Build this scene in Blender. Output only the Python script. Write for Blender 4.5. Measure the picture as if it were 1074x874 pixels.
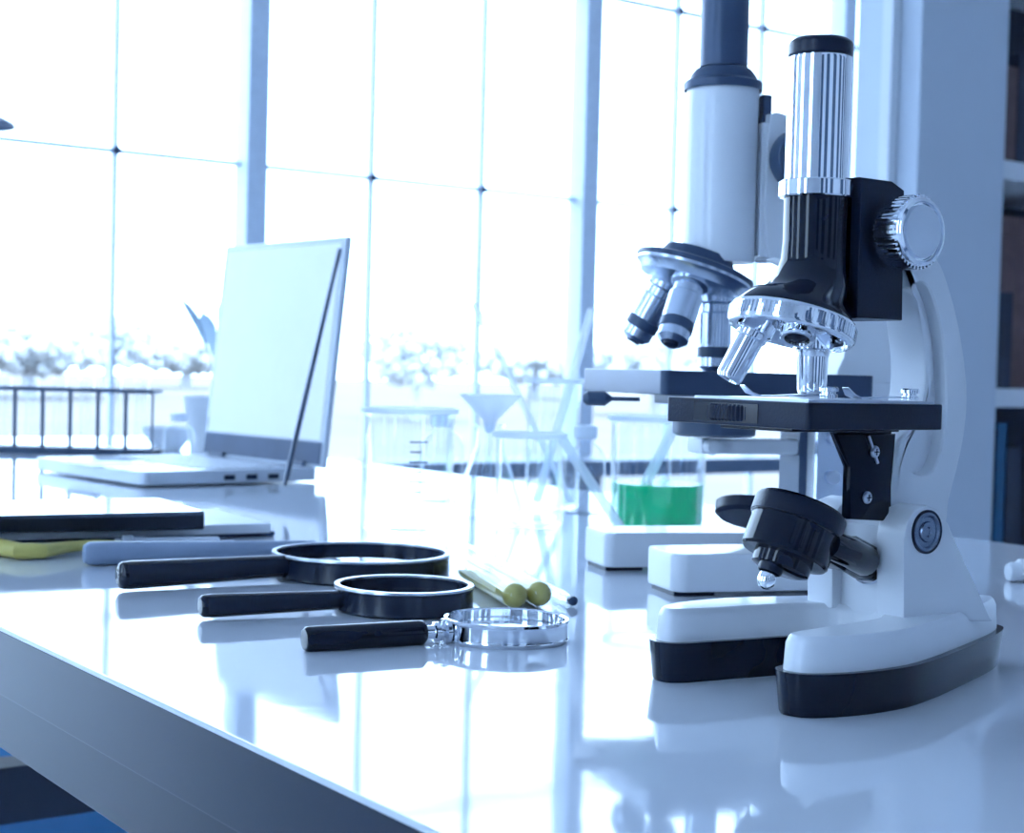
import bpy, bmesh, math, random
from math import sin, cos, tan, atan, radians, pi, sqrt
from mathutils import Vector, Matrix
random.seed(7)
for o in list(bpy.data.objects): bpy.data.objects.remove(o)
SC = bpy.context.scene
COL = SC.collection

# ---------------------------------------------------------------- camera
TZ = 0.75                      # table height; everything is written with z = 0 on the table top
H, FPX, CX, CY = 0.12, 1650.0, 537.0, 437.0
AL, PIT, ROLL = radians(35.5), atan(49/1650.0), radians(1.5)
FW = Vector((sin(AL)*cos(PIT), cos(AL)*cos(PIT), -sin(PIT)))
R0 = Vector((cos(AL), -sin(AL), 0)); U0 = R0.cross(FW)
RT = R0*cos(ROLL) + U0*sin(ROLL); UP = -R0*sin(ROLL) + U0*cos(ROLL)
CAM = Vector((0, 0, H))
cd = bpy.data.cameras.new('camera'); cam = bpy.data.objects.new('camera', cd); COL.objects.link(cam)
m = Matrix((RT, UP, -FW)).transposed().to_4x4(); m.translation = CAM; cam.matrix_world = m
cd.sensor_fit = 'HORIZONTAL'; cd.sensor_width = 36; cd.lens = 36*FPX/1074; cd.clip_start = 0.02; cd.clip_end = 500
cd.dof.use_dof = True; cd.dof.focus_distance = 0.62; cd.dof.aperture_fstop = 21
SC.camera = cam
SC.cycles.transparent_max_bounces = 40

# ---------------------------------------------------------------- light
w = bpy.data.worlds.new('world'); SC.world = w; w.use_nodes = True
bg = w.node_tree.nodes['Background']; bg.inputs[0].default_value = (.51, .715, 1.0, 1); bg.inputs[1].default_value = 8.2
vs = SC.view_settings; vs.view_transform = 'Standard'; vs.look = 'None'; vs.gamma = 1; vs.exposure = 0; vs.use_curve_mapping = False

# pixel -> place (distance always from the surface or plane the thing stands on)
def ray(x, y): return FW + RT*((x-CX)/FPX) - UP*((y-CY)/FPX)
def onz(x, y, z=0.0): d = ray(x, y); return CAM + d*((z-H)/d.z)
def ony(x, y, yy): d = ray(x, y); return CAM + d*(yy/d.y)
def onx(x, y, xx): d = ray(x, y); return CAM + d*(xx/d.x)
def atd(x, y, k): return CAM + ray(x, y)*k

# ---------------------------------------------------------------- materials
MATS = {}
def mat(name, col, rough=.5, metal=0.0, var=.04, scale=30, bump=0.0, bscale=200, coat=0.0, spec=.5, emit=None):
    if name in MATS: return MATS[name]
    M = bpy.data.materials.new(name); M.use_nodes = True; t = M.node_tree; b = t.nodes['Principled BSDF']
    tc = t.nodes.new('ShaderNodeTexCoord'); n = t.nodes.new('ShaderNodeTexNoise'); n.inputs['Scale'].default_value = scale
    n.inputs['Detail'].default_value = 3
    t.links.new(tc.outputs['Object'], n.inputs['Vector'])
    r = t.nodes.new('ShaderNodeValToRGB')
    r.color_ramp.elements[0].position = .3; r.color_ramp.elements[1].position = .7
    r.color_ramp.elements[0].color = tuple(c*(1-var) for c in col)+(1,)
    r.color_ramp.elements[1].color = tuple(min(1, c*(1+var)) for c in col)+(1,)
    t.links.new(n.outputs['Fac'], r.inputs['Fac']); t.links.new(r.outputs['Color'], b.inputs['Base Color'])
    b.inputs['Roughness'].default_value = rough; b.inputs['Metallic'].default_value = metal
    b.inputs['Coat Weight'].default_value = coat; b.inputs['Coat Roughness'].default_value = .05
    b.inputs['Specular IOR Level'].default_value = spec
    if bump:
        n2 = t.nodes.new('ShaderNodeTexNoise'); n2.inputs['Scale'].default_value = bscale
        t.links.new(tc.outputs['Object'], n2.inputs['Vector'])
        bp = t.nodes.new('ShaderNodeBump'); bp.inputs['Strength'].default_value = bump; bp.inputs['Distance'].default_value = .001
        t.links.new(n2.outputs['Fac'], bp.inputs['Height']); t.links.new(bp.outputs['Normal'], b.inputs['Normal'])
    if emit:
        b.inputs['Emission Color'].default_value = emit[0]+(1,); b.inputs['Emission Strength'].default_value = emit[1]
    MATS[name] = M; return M
def glass(name, tint=(.97, .985, 1), blend=.12, base=.03, rough=.02):
    if name in MATS: return MATS[name]
    M = bpy.data.materials.new(name); M.use_nodes = True; t = M.node_tree; t.nodes.clear()
    out = t.nodes.new('ShaderNodeOutputMaterial'); tr = t.nodes.new('ShaderNodeBsdfTransparent'); gl = t.nodes.new('ShaderNodeBsdfGlossy')
    tr.inputs[0].default_value = tint+(1,); gl.inputs[0].default_value = (1, 1, 1, 1); gl.inputs['Roughness'].default_value = rough
    lw = t.nodes.new('ShaderNodeLayerWeight'); lw.inputs[0].default_value = blend
    ad = t.nodes.new('ShaderNodeMath'); ad.operation = 'ADD'; ad.use_clamp = True; ad.inputs[1].default_value = base
    t.links.new(lw.outputs['Fresnel'], ad.inputs[0])
    mn = t.nodes.new('ShaderNodeMath'); mn.operation = 'MINIMUM'; mn.inputs[1].default_value = .45; t.links.new(ad.outputs[0], mn.inputs[0])
    mx = t.nodes.new('ShaderNodeMixShader'); t.links.new(mn.outputs[0], mx.inputs[0])
    t.links.new(tr.outputs[0], mx.inputs[1]); t.links.new(gl.outputs[0], mx.inputs[2]); t.links.new(mx.outputs[0], out.inputs[0])
    MATS[name] = M; return M
WHITE = mat('white_enamel', (.78, .81, .86), .32, var=.02, coat=.3)
BLACK = mat('black_plastic', (.003, .007, .020), .09, var=.2, spec=.38)
BLACKM = mat('black_matte', (.005, .011, .030), .30, var=.2, bump=.1, bscale=900, spec=.30)
RUBBER = mat('black_rubber_band', (.003, .0075, .021), .16, var=.2, spec=.32)
CHROME = mat('chrome', (.86, .89, .94), .07, 1.0, var=.02)
BRUSH = mat('brushed_steel', (.62, .67, .76), .28, 1.0, var=.08, scale=60)
SLATE = mat('hazed_slate_metal', (.045, .075, .14), .35, .2, var=.1)  # black lifted to slate; background haze is put into the colour
SLATE2 = mat('hazed_slate_body', (.05, .085, .155), .38, var=.1)  # same lift from black, with the haze in the colour
DSTEEL = mat('dark_steel', (.22, .27, .36), .25, 1.0, var=.1)
STEEL = mat('satin_steel', (.66, .73, .84), .24, 1.0, var=.06)
WPLAST = mat('white_plastic', (.84, .87, .92), .4, var=.02)
GLASS = glass('clear_glass'); LENS = glass('lens_glass', (.98, .99, 1), .12, .05)
PANE = glass('window_glass', (.97, .985, .99), .06, .0, .01)
ROD = mat('milky_glass', (.86, .9, .95), .12, var=.02, coat=.3)
_t = ROD.node_tree; _tl = _t.nodes.new('ShaderNodeBsdfTranslucent'); _tl.inputs[0].default_value = (.92, .95, 1, 1)
_mx = _t.nodes.new('ShaderNodeMixShader'); _mx.inputs[0].default_value = .65
_t.links.new(_t.nodes['Principled BSDF'].outputs[0], _mx.inputs[1]); _t.links.new(_tl.outputs[0], _mx.inputs[2])
_t.links.new(_mx.outputs[0], _t.nodes['Material Output'].inputs[0])
RODG = ROD.copy(); RODG.name = 'rod_glass'; _t = RODG.node_tree; _o = _t.nodes['Material Output']; _src = _o.inputs[0].links[0].from_socket
_tr = _t.nodes.new('ShaderNodeBsdfTransparent'); _mx = _t.nodes.new('ShaderNodeMixShader'); _mx.inputs[0].default_value = .45
_t.links.new(_src, _mx.inputs[1]); _t.links.new(_tr.outputs[0], _mx.inputs[2]); _t.links.new(_mx.outputs[0], _o.inputs[0])
NAVY = mat('navy_cloth', (.012, .02, .045), .6, var=.2); BROWN = mat('brown_card', (.13, .075, .075), .7, var=.15)
BLUE = mat('blue_plastic', (.0, .19, .52), .8, var=.05, spec=.1)
YELLOW = mat('yellow_plastic', (.66, .56, .15), .4, var=.1)
GREEN = mat('green_liquid', (.01, .78, .40), .15, var=.2, scale=60); _t = GREEN.node_tree
_tl = _t.nodes.new('ShaderNodeBsdfTranslucent'); _tl.inputs[0].default_value = (.02, .9, .46, 1); _mx = _t.nodes.new('ShaderNodeMixShader'); _mx.inputs[0].default_value = .5
_t.links.new(_t.nodes['Principled BSDF'].outputs[0], _mx.inputs[1]); _t.links.new(_tl.outputs[0], _mx.inputs[2]); _t.links.new(_mx.outputs[0], _t.nodes['Material Output'].inputs[0])
WALL = mat('wall_paint', (.74, .77, .82), .7, var=.015, scale=6, bump=.1, bscale=80)
PILLAR = mat('pale_blue_grey_paint', (.58, .64, .73), .7, var=.015, scale=6)
ALU = mat('hazed_aluminium', (.55, .62, .72), .45, .0, var=.05)  # backlit window metal; bloom haze is put into this pale colour

# ---------------------------------------------------------------- mesh helpers
def V(*a): return Vector(a)
def frame(axis):
    a = Vector(axis).normalized(); h = V(0, 0, 1) if abs(a.z) < .9 else V(1, 0, 0)
    x = h.cross(a).normalized(); return x, a.cross(x), a
def lathe(bm, prof, o=(0, 0, 0), axis=(0, 0, 1), seg=40, closed=False, rfun=None):
    x, y, a = frame(axis); o = Vector(o); rings = []
    for r, h in prof:
        if r < 1e-7: rings.append([bm.verts.new(o+a*h)])
        else:
            rings.append([bm.verts.new(o+a*h+(x*cos(2*pi*i/seg)+y*sin(2*pi*i/seg))*(r*(rfun(i) if rfun else 1))) for i in range(seg)])
    ps = list(zip(rings, rings[1:]))
    if closed: ps.append((rings[-1], rings[0]))
    for A, B in ps:
        for i in range(seg):
            j = (i+1) % seg
            if len(A) == 1 and len(B) == 1: continue
            if len(A) == 1: bm.faces.new((A[0], B[j], B[i])) if False else bm.faces.new((A[0], B[i], B[j]))
            elif len(B) == 1: bm.faces.new((A[i], A[j], B[0]))
            else: bm.faces.new((A[i], A[j], B[j], B[i]))
    return bm
def box(bm, x0, x1, y0, y1, z0, z1, bev=0, mtx=None, segs=2):
    vs_ = [bm.verts.new((x, y, z)) for x in (x0, x1) for y in (y0, y1) for z in (z0, z1)]
    f = [(0, 1, 3, 2), (4, 6, 7, 5), (0, 4, 5, 1), (2, 3, 7, 6), (0, 2, 6, 4), (1, 5, 7, 3)]
    fs = [bm.faces.new([vs_[i] for i in q]) for q in f]
    vv = list(vs_)
    if bev:
        es = list({e for q in fs for e in q.edges})
        r = bmesh.ops.bevel(bm, geom=es, offset=bev, segments=segs, profile=.6, affect='EDGES')
        vv = list({v for q in fs if q.is_valid for v in q.verts} | {v for q in r['faces'] for v in q.verts})
    if mtx is not None: bmesh.ops.transform(bm, matrix=mtx, verts=vv)
    return bm
def prism(bm, pts, a, b, plane='xy', bev=0, segs=2):
    """outline extruded: plane xy -> along z; xz -> along y"""
    def P(p, t): return (p[0], p[1], t) if plane == 'xy' else (p[0], t, p[1])
    A = [bm.verts.new(P(p, a)) for p in pts]; B = [bm.verts.new(P(p, b)) for p in pts]; n = len(pts)
    fs = [bm.faces.new(A), bm.faces.new(B[::-1])]
    for i in range(n): bm.faces.new((A[i], B[i], B[(i+1) % n], A[(i+1) % n]))
    if bev:
        es = list({e for q in fs for e in q.edges})
        bmesh.ops.bevel(bm, geom=es, offset=bev, segments=segs, profile=.6, affect='EDGES')
    return bm
def tube(bm, pts, r, seg=12, cap=True):
    pts = [Vector(p) for p in pts]; rings = []
    rs = r if isinstance(r, (list, tuple)) else [r]*len(pts)
    x0 = None
    for i, p in enumerate(pts):
        d = (pts[min(i+1, len(pts)-1)]-pts[max(i-1, 0)]).normalized()
        if x0 is None: x0, _, _ = frame(d)
        x0 = (x0-d*x0.dot(d)).normalized(); y = d.cross(x0)
        rings.append([bm.verts.new(p+(x0*cos(2*pi*k/seg)+y*sin(2*pi*k/seg))*rs[i]) for k in range(seg)])
    for A, B in zip(rings, rings[1:]):
        for k in range(seg): bm.faces.new((A[k], A[(k+1) % seg], B[(k+1) % seg], B[k]))
    if cap: bm.faces.new(rings[0][::-1]); bm.faces.new(rings[-1])
    return bm
def smoothpts(pts, n=4, closed=True):
    """Catmull-Rom through 2-d points"""
    out = []; N = len(pts)
    for i in range(N if closed else N-1):
        p = [Vector(pts[(i+k) % N]) if closed else Vector(pts[min(max(i+k, 0), N-1)]) for k in (-1, 0, 1, 2)]
        for k in range(n):
            t = k/n
            out.append(.5*((2*p[1])+(p[2]-p[0])*t+(2*p[0]-5*p[1]+4*p[2]-p[3])*t*t+(3*p[1]-p[0]-3*p[2]+p[3])*t**3))
    if not closed: out.append(Vector(pts[-1]))
    return out
def NB(): return bmesh.new()
def mesh_obj(name, bm, m_, loc=(0, 0, 0), smooth=35, sub=True):
    if sub: bmesh.ops.translate(bm, verts=bm.verts, vec=-Vector(loc))
    bmesh.ops.recalc_face_normals(bm, faces=bm.faces)
    me = bpy.data.meshes.new(name); bm.to_mesh(me); bm.free()
    if smooth:
        for p in me.polygons: p.use_smooth = True
        me.set_sharp_from_angle(angle=radians(smooth))
    me.materials.append(m_)
    o = bpy.data.objects.new(name, me); COL.objects.link(o)
    if smooth:
        wn = o.modifiers.new('weighted_normal', 'WEIGHTED_NORMAL'); wn.keep_sharp = True; wn.weight = 80
    return o
def tag(o, label=None, cat=None, group=None, kind=None):
    if label: o['label'] = label
    if cat: o['category'] = cat
    if group: o['group'] = group
    if kind: o['kind'] = kind
    return o
def thing(name, label, cat, loc, rz=0, group=None, kind=None):
    o = bpy.data.objects.new(name, None); COL.objects.link(o); o.location = loc; o.rotation_euler = (0, 0, rz)
    o.empty_display_size = .02
    return tag(o, label, cat, group, kind)
def part(name, bm, m_, root, local=False, label=None, smooth=35):
    """a child; coordinates are the table frame unless local"""
    top = root
    off = Vector(root.location)
    while top.parent: top = top.parent; off += top.location
    o = mesh_obj(name, bm, m_, (0, 0, 0) if local else off, smooth, not local); o.parent = root
    if label: o['label'] = label
    return o
def solo(name, bm, m_, loc, label, cat, group=None, kind=None, smooth=35):
    o = mesh_obj(name, bm, m_, loc, smooth); o.location = loc; return tag(o, label, cat, group, kind)
def struct(name, bm, m_, smooth=0):
    o = mesh_obj(name, bm, m_, smooth=smooth); o['kind'] = 'structure'; return o

# ================================================================ ROOM
ZF, ZC = -TZ, 3.46
XL, XR, YB, YW = -4.0, 9.6, -4.2, 7.0
FLOORM = mat('floor_vinyl', (.62, .66, .72), .35, var=.05, scale=3)
struct('floor', box(NB(), XL-.2, XR+.2, YB-.2, YW+.2, ZF-.1, ZF), FLOORM)
struct('ceiling', box(NB(), XL-.2, XR+.2, YB-.2, YW+.2, ZC, ZC+.1), WALL)
WB = struct('wall_back', box(NB(), XL-.2, XR+.2, YB-.2, YB, ZF, ZC), WALL)
struct('wall_right', box(NB(), XR, XR+.2, YB, YW, ZF, ZC), WALL)
bm = NB(); LW = [(-1.2, -.3), (1.6, 2.5), (4.4, 5.3)]          # unseen left wall; three tall windows added for fill light and chrome streaks
ye = [YB]+[v for q in LW for v in q]+[YW]
for k in range(0, 8, 2): box(bm, XL-.2, XL, ye[k], ye[k+1], ZF, ZC)
for a, b in LW: box(bm, XL-.2, XL, a, b, ZF, -.3); box(bm, XL-.2, XL, a, b, 2.9, ZC)
struct('wall_left', bm, WALL)
ROWS = [-.70, 1.08, 2.235, 3.39]
bm = NB(); box(bm, XL, XR, YW, YW+.2, ZF, -.70); box(bm, XL, XR, YW, YW+.2, ROWS[3]+.03, ZC)
box(bm, XL, -2.78, YW, YW+.2, -.70, ROWS[3]+.03)
struct('wall_window', bm, WALL)
struct('trim_1', box(NB(), XL, XR, YW-.06, YW+.02, -.715, -.69, .004), WALL)      # sill
PX = [-2.73+2.04*i for i in range(7)]
for i, x in enumerate(PX):
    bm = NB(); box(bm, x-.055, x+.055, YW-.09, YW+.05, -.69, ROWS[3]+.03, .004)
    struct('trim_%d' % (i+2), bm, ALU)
for i in range(6):
    x0, x1 = PX[i]+.055, PX[i+1]-.055; xc = PX[i]
    root = thing('window_%d' % (i+1), None, None, ((x0+x1)/2, YW, -.69), kind='structure')
    bm = NB()
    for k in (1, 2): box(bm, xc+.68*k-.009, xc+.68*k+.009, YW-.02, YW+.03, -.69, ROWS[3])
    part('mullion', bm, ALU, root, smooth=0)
    bm = NB()
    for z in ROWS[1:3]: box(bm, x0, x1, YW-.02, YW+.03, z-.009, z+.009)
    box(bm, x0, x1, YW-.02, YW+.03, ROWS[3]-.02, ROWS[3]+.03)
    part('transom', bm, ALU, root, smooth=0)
    for k in (1, 2):
        for z in ROWS[1:3]:
            part('glazing_fitting', lathe(NB(), [(0, -.03), (.021, -.03), (.021, -.02), (0, -.02)], (xc+.68*k, YW, z), (0, 1, 0), 16), SLATE, root)
    xs = [x0, xc+.68-.009, xc+.68+.009, xc+1.36-.009, xc+1.36+.009, x1]
    for k in range(3):
        for j in range(3):
            part('pane', box(NB(), xs[2*k], xs[2*k+1], YW, YW+.008, ROWS[j]+(.009 if j else .011), ROWS[j+1]-(.009 if j < 2 else .02)), PANE, root, smooth=0)
for i, (a, b) in enumerate(LW):
    root = thing('window_%d' % (7+i), None, None, (XL-.1, (a+b)/2, -.3), kind='structure')  # out of view, added to light the left-facing sides
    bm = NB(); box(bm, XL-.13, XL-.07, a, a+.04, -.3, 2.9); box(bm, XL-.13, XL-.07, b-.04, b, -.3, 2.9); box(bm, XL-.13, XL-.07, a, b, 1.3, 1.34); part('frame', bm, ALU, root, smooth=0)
    for z0, z1 in ((-.3, 1.3), (1.34, 2.9)): part('pane', box(NB(), XL-.104, XL-.096, a+.04, b-.04, z0, z1), PANE, root, smooth=0)
# unseen dark panels added on the back wall so chrome shows streaks
for i in range(6):
    x = -3.6+2.1*i
    part('streak_panel', box(NB(), x, x+1.0, YB, YB+.03, ZF+.02, 2.1, .004), SLATE2, WB)
# white wall end (pillar) behind the front microscope
YP = 2.0
xa, xb = ony(966, 60, YP).x, ony(1057, 60, YP).x
yb = YP + .16
struct('wall_pillar', box(NB(), xa, xb, YP, yb, ZF, ZC), PILLAR)
struct('trim_9', box(NB(), xa-.025, xa-.002, YP+.05, YP+.075, ZF, ZC), WALL)
# ---- bookcase right of the pillar
SH = [ZF+.06, -.33, .09, .55, 1.01, 1.47]
root = thing('bookcase', 'tall pale bookcase with open shelves beside the white pillar at right', 'bookcase', (xb+.42, YP+.2, ZF))
bm = NB(); part('side_panel', box(bm, xb+.003, xb+.02, YP+.02, YP+.36, ZF, 1.6, .001), WALL, root)
part('side_panel', box(NB(), xb+.83, xb+.85, YP+.02, YP+.36, ZF, 1.6, .001), WALL, root)
part('back_panel', box(NB(), xb+.02, xb+.83, YP+.345, YP+.36, ZF, 1.6), NAVY, root)
for z in SH: part('shelf', box(NB(), xb+.02, xb+.83, YP+.02, YP+.345, z-.02, z+.018, .002), WALL, root)
part('top_panel', box(NB(), xb+.003, xb+.85, YP+.02, YP+.36, 1.6, 1.62, .002), WALL, root)
def book(x0, x1, z, h, dep, m_, label, y0=YP+.05):
    r_ = thing('book', label, 'book', ((x0+x1)/2, y0+dep/2, z), group='books in the bookcase at the right edge')
    part('cover', box(box(box(NB(), x0, x0+.003, y0, y0+dep, z, z+h), x1-.003, x1, y0, y0+dep, z, z+h), x0, x1, y0, y0+.004, z, z+h, .001), m_, r_)
    part('pages', box(NB(), x0+.003, x1-.003, y0+.004, y0+dep-.004, z+.003, z+h-.004), WPLAST, r_, smooth=0)
bx = xb+.021
MAUVE = mat('mauve_card', (.17, .10, .10), .7, var=.15); TEAL = mat('teal_cover', (.0, .09, .20), .5, var=.1)
YF = YP+.024
book(bx, bx+.045, SH[3]+.018, .19, .2, BROWN, 'brown book on the top visible shelf, next to the side panel', YF)
book(bx+.047, bx+.10, SH[3]+.018, .22, .2, NAVY, 'dark navy book right of the brown book on the top visible shelf', YF)
book(bx, bx+.055, SH[2]+.018, .195, .12, NAVY, 'short dark navy book standing in front of the mauve document box', YF)
root = thing('document_box', 'mauve brown document box behind a short navy book on middle shelf', 'box', (bx+.25, YP+.25, SH[2]+.018))
part('body', box(NB(), bx+.07, bx+.45, YP+.16, YP+.335, SH[2]+.018, SH[2]+.35, .003), MAUVE, root)
part('lid', box(NB(), bx+.066, bx+.454, YP+.156, YP+.338, SH[2]+.35, SH[2]+.39, .003), MAUVE, root)
book(bx, bx+.016, SH[1]+.018, .33, .2, NAVY, 'dark navy book on the low shelf, nearest the side panel', YF)
book(bx+.018, bx+.05, SH[1]+.018, .35, .2, TEAL, 'teal blue book on the low shelf beside a dark navy book', YF)
book(bx+.052, bx+.10, SH[1]+.018, .30, .2, NAVY, 'thick dark navy book right of the teal blue book on the low shelf', YF)
# ---- dark bench under the window
root = thing('window_bench', 'long dark slatted bench standing along the window wall', 'bench', (4.9, 6.3, ZF))
for k in range(3): part('seat_slat', box(NB(), 2.2, 7.6, 6.1+.14*k, 6.22+.14*k, -.40, -.32, .006), SLATE2, root)
for x in (2.6, 4.9, 7.2):
    part('leg', box(NB(), x-.04, x+.04, 6.14, 6.46, ZF, -.40, .004), SLATE2, root)
# ---- outside: pale ground, hedge line and trees in bright daylight
struct('ground', box(NB(), -60, 140, YW+.4, 160, -1.6, -1.5), mat('paving', (.165, .138, .118), .9, var=.12, scale=.3))
LEAF = mat('hazed_foliage', (.58, .60, .62), .8, var=.15, scale=2); BARK = mat('hazed_bark', (.5, .5, .52), .9)  # leaf and trunk colours paled; the outdoor haze is put into them
def tree(px, d, base_y, hgt, rad, label):
    p = atd(px, base_y, d); p.z = -1.5
    r_ = thing('tree', label, 'tree', p, group='trees outside the window')
    part('trunk', tube(NB(), [p, p+V(0, 0, hgt*.5)], [rad*.1, rad*.05], 8), BARK, r_)
    bm = NB(); rnd = random.Random(int(px))
    for k in range(420):
        while True:
            q = V(rnd.uniform(-1, 1), rnd.uniform(-1, 1), rnd.uniform(-1, 1))
            if q.length < 1: break
        c = p+V(0, 0, hgt*.66)+V(q.x*rad, q.y*rad, q.z*hgt*.33)
        bmesh.ops.create_icosphere(bm, subdivisions=1, radius=rad*rnd.uniform(.05, .11), matrix=Matrix.Translation(c))
    part('crown', bm, LEAF, r_, smooth=0)
tree(30, 62, 400, 3.0, 3.2, 'hazy low tree outside at far left of the window')
tree(112, 70, 400, 3.6, 2.2, 'hazy tree outside just beside the leftmost thin mullion')
tree(195, 95, 400, 3.2, 4.0, 'hazy broad tree outside left of the laptop screen')
tree(437, 48, 400, 3.1, 1.7, 'hazy tree outside between the two thin mullions right of the laptop')
tree(560, 90, 400, 3.0, 3.4, 'hazy tree outside left of the broad window post')
tree(690, 60, 400, 3.0, 3.0, 'hazy tree outside behind the rear microscope objectives')
# ---- pendant lamp, only the rim of its shade reaches the frame
p = atd(-38, 126, 4.0)
root = thing('pendant_lamp', 'dark shallow pendant lamp shade at the left edge of the window', 'lamp', p)
part('lamp_shade', lathe(NB(), [(.128, -.012), (.125, -.002), (.06, .03), (.02, .05), (0, .05)], p, seg=32), SLATE, root)
part('cord', tube(NB(), [p+V(0, 0, .04), V(p.x, p.y, ZC)], .004, 8), SLATE, root)

# ================================================================ TABLE
TX0, TX1, TY0, TY1 = .221, .985, -.45, 2.35
LAM = mat('white_laminate', (.70, .74, .81), .05, var=.015, scale=4, bump=.035, bscale=55, spec=.62)
EDGE = mat('dark_edge_metal', (.008, .015, .036), .2, .0, var=.12, scale=8, spec=.28)
EDGE2 = mat('dark_frame_metal', (.006, .012, .030), .24, .0, var=.12, scale=8, spec=.28)
root = thing('lab_table', 'long white glossy laboratory table with dark metal edge and frame', 'table', ((TX0+TX1)/2, (TY0+TY1)/2, ZF))
part('tabletop', box(NB(), TX0, TX1, TY0, TY1, -.0022, 0, .0007), LAM, root)
part('edge_band', box(NB(), TX0+.001, TX1-.001, TY0+.001, TY1-.001, -.031, -.0022, .0008), EDGE, root)
part('frame_rail', box(NB(), TX0+.004, TX1-.004, TY0+.004, TY1-.004, -.057, -.0315, .001), EDGE2, root)
for x in (TX0+.035, TX1-.035):
    for y in (TY0+.04, TY1-.04):
        part('leg', box(NB(), x-.025, x+.025, y-.025, y+.025, ZF, -.058, .002), EDGE2, root)
part('crossbar', box(NB(), TX0+.06, TX1-.06, 1.27, 1.31, -.262, -.215, .002), mat('dark_bar', (.03, .045, .08), .4, var=.1), root)
part('crossbar_support', box(NB(), (TX0+TX1)/2-.02, (TX0+TX1)/2+.02, 1.272, 1.308, -.216, -.058), EDGE2, root)
# blue storage box on the floor under the table
root = thing('storage_box', 'blue plastic storage box on the floor under the table', 'box', (.55, 1.55, ZF))
bm = NB(); prism(bm, [(.27, 1.33), (.84, 1.33), (.84, 1.85), (.27, 1.85)], ZF, -.36, bev=.01); part('body', bm, BLUE, root)
part('lid', box(NB(), .26, .85, 1.32, 1.86, -.36, -.335, .006), BLUE, root)
# ================================================================ FRONT MICROSCOPE  (faces -x, near side -y)
Y0 = .428
MS = thing('microscope', 'small white and black microscope with chrome tube in the foreground', 'microscope', (.46, Y0, 0))
def horseshoe(bm, z0, z1, ins0, ins1):
    near = [(.4110, .4020), (.4045, .3990), (.4025, .3930), (.4060, .3860), (.416, .3815), (.432, .379), (.453, .380), (.476, .3865), (.497, .394), (.518, .4020), (.544, .4125), (.559, .4212)]
    inner = [(.477, .4225), (.473, .416), (.463, .410), (.440, .4065), (.420, .4035)]
    pts = near + [(.563, Y0)] + [(x, 2*Y0-y) for x, y in near[::-1]] + [(x, 2*Y0-y) for x, y in inner[::-1]] + [(.4785, Y0)] + inner
    pts = [Vector(p) for p in smoothpts(pts, 3)]
    n = len(pts)
    # outward normals for insets
    area = sum(pts[i].x*pts[(i+1) % n].y-pts[(i+1) % n].x*pts[i].y for i in range(n)); s = 1 if area > 0 else -1
    def inset(d):
        out = []
        for i in range(n):
            t = (pts[(i+1) % n]-pts[i-1]).normalized(); nr = Vector((t.y, -t.x))*s
            out.append(pts[i]-nr*d)
        return out
    prof = [(z0, ins0), (z1-.003, (ins0+ins1)/2 if ins1 > ins0 else ins1), (z1-.0008, ins1+.0004), (z1, ins1+.0013)] if ins1 > ins0 else [(z0, ins0), (z0+.001, ins0-.0005), (z1, ins1)]
    rings = [[bm.verts.new((p.x, p.y, z)) for p in inset(d)] for z, d in prof]
    for A, B in zip(rings, rings[1:]):
        for i in range(n): bm.faces.new((A[i], A[(i+1) % n], B[(i+1) % n], B[i]))
    bm.faces.new(rings[0][::-1]); bm.faces.new(rings[-1]); return bm
part('rubber_base', horseshoe(NB(), 0, .0158, .001, -.0012), RUBBER, MS, smooth=60)
part('base', horseshoe(NB(), .0158, .0285, .0016, .0028), WHITE, MS)
# upright cheeks
def pxz(pts, y): return [(p.x, p.z) for p in (ony(a, b, y) for a, b in pts)]
yc = .4025
ck = pxz([(948, 652), (948, 566), (951, 549), (960, 535), (972, 530), (985, 535), (995, 549), (1003, 572), (1022, 613), (1042, 652)], yc)
up = part('upright', prism(prism(NB(), ck, yc, .4165, 'xz', .0012), [(min(x, .512-.25*(z-.03)), z) for x, z in ck], .4395, 2*Y0-yc, 'xz', .0012), WHITE, MS)
core = [(ck[0][0]+.005, .026), (ck[0][0]+.005, .062), (ck[0][0]+.012, .068), (.512, .060), (.528, .026)]
part('pivot_block', prism(NB(), core, .4165, .4395, 'xz'), WHITE, MS)
pv = ony(971.5, 558, yc)
def lat(r): return lathe(NB(), r, pv, (0, -1, 0), 32)
sc = part('pivot_screw', lat([(0, -.004), (.0078, -.004), (.0078, .0006), (.0068, .0012), (.0064, .0012), (.0058, .0003), (.0042, .0003), (.0038, .0011), (.0020, .0011), (.0016, .0005), (0, .0005)]), DSTEEL, MS, smooth=20)
part('washer', lathe(NB(), [(.0076, .0), (.0086, .0), (.0086, .0007), (.0076, .0007)], pv, (0, -1, 0), 32, closed=True), BLACKM, sc)
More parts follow.
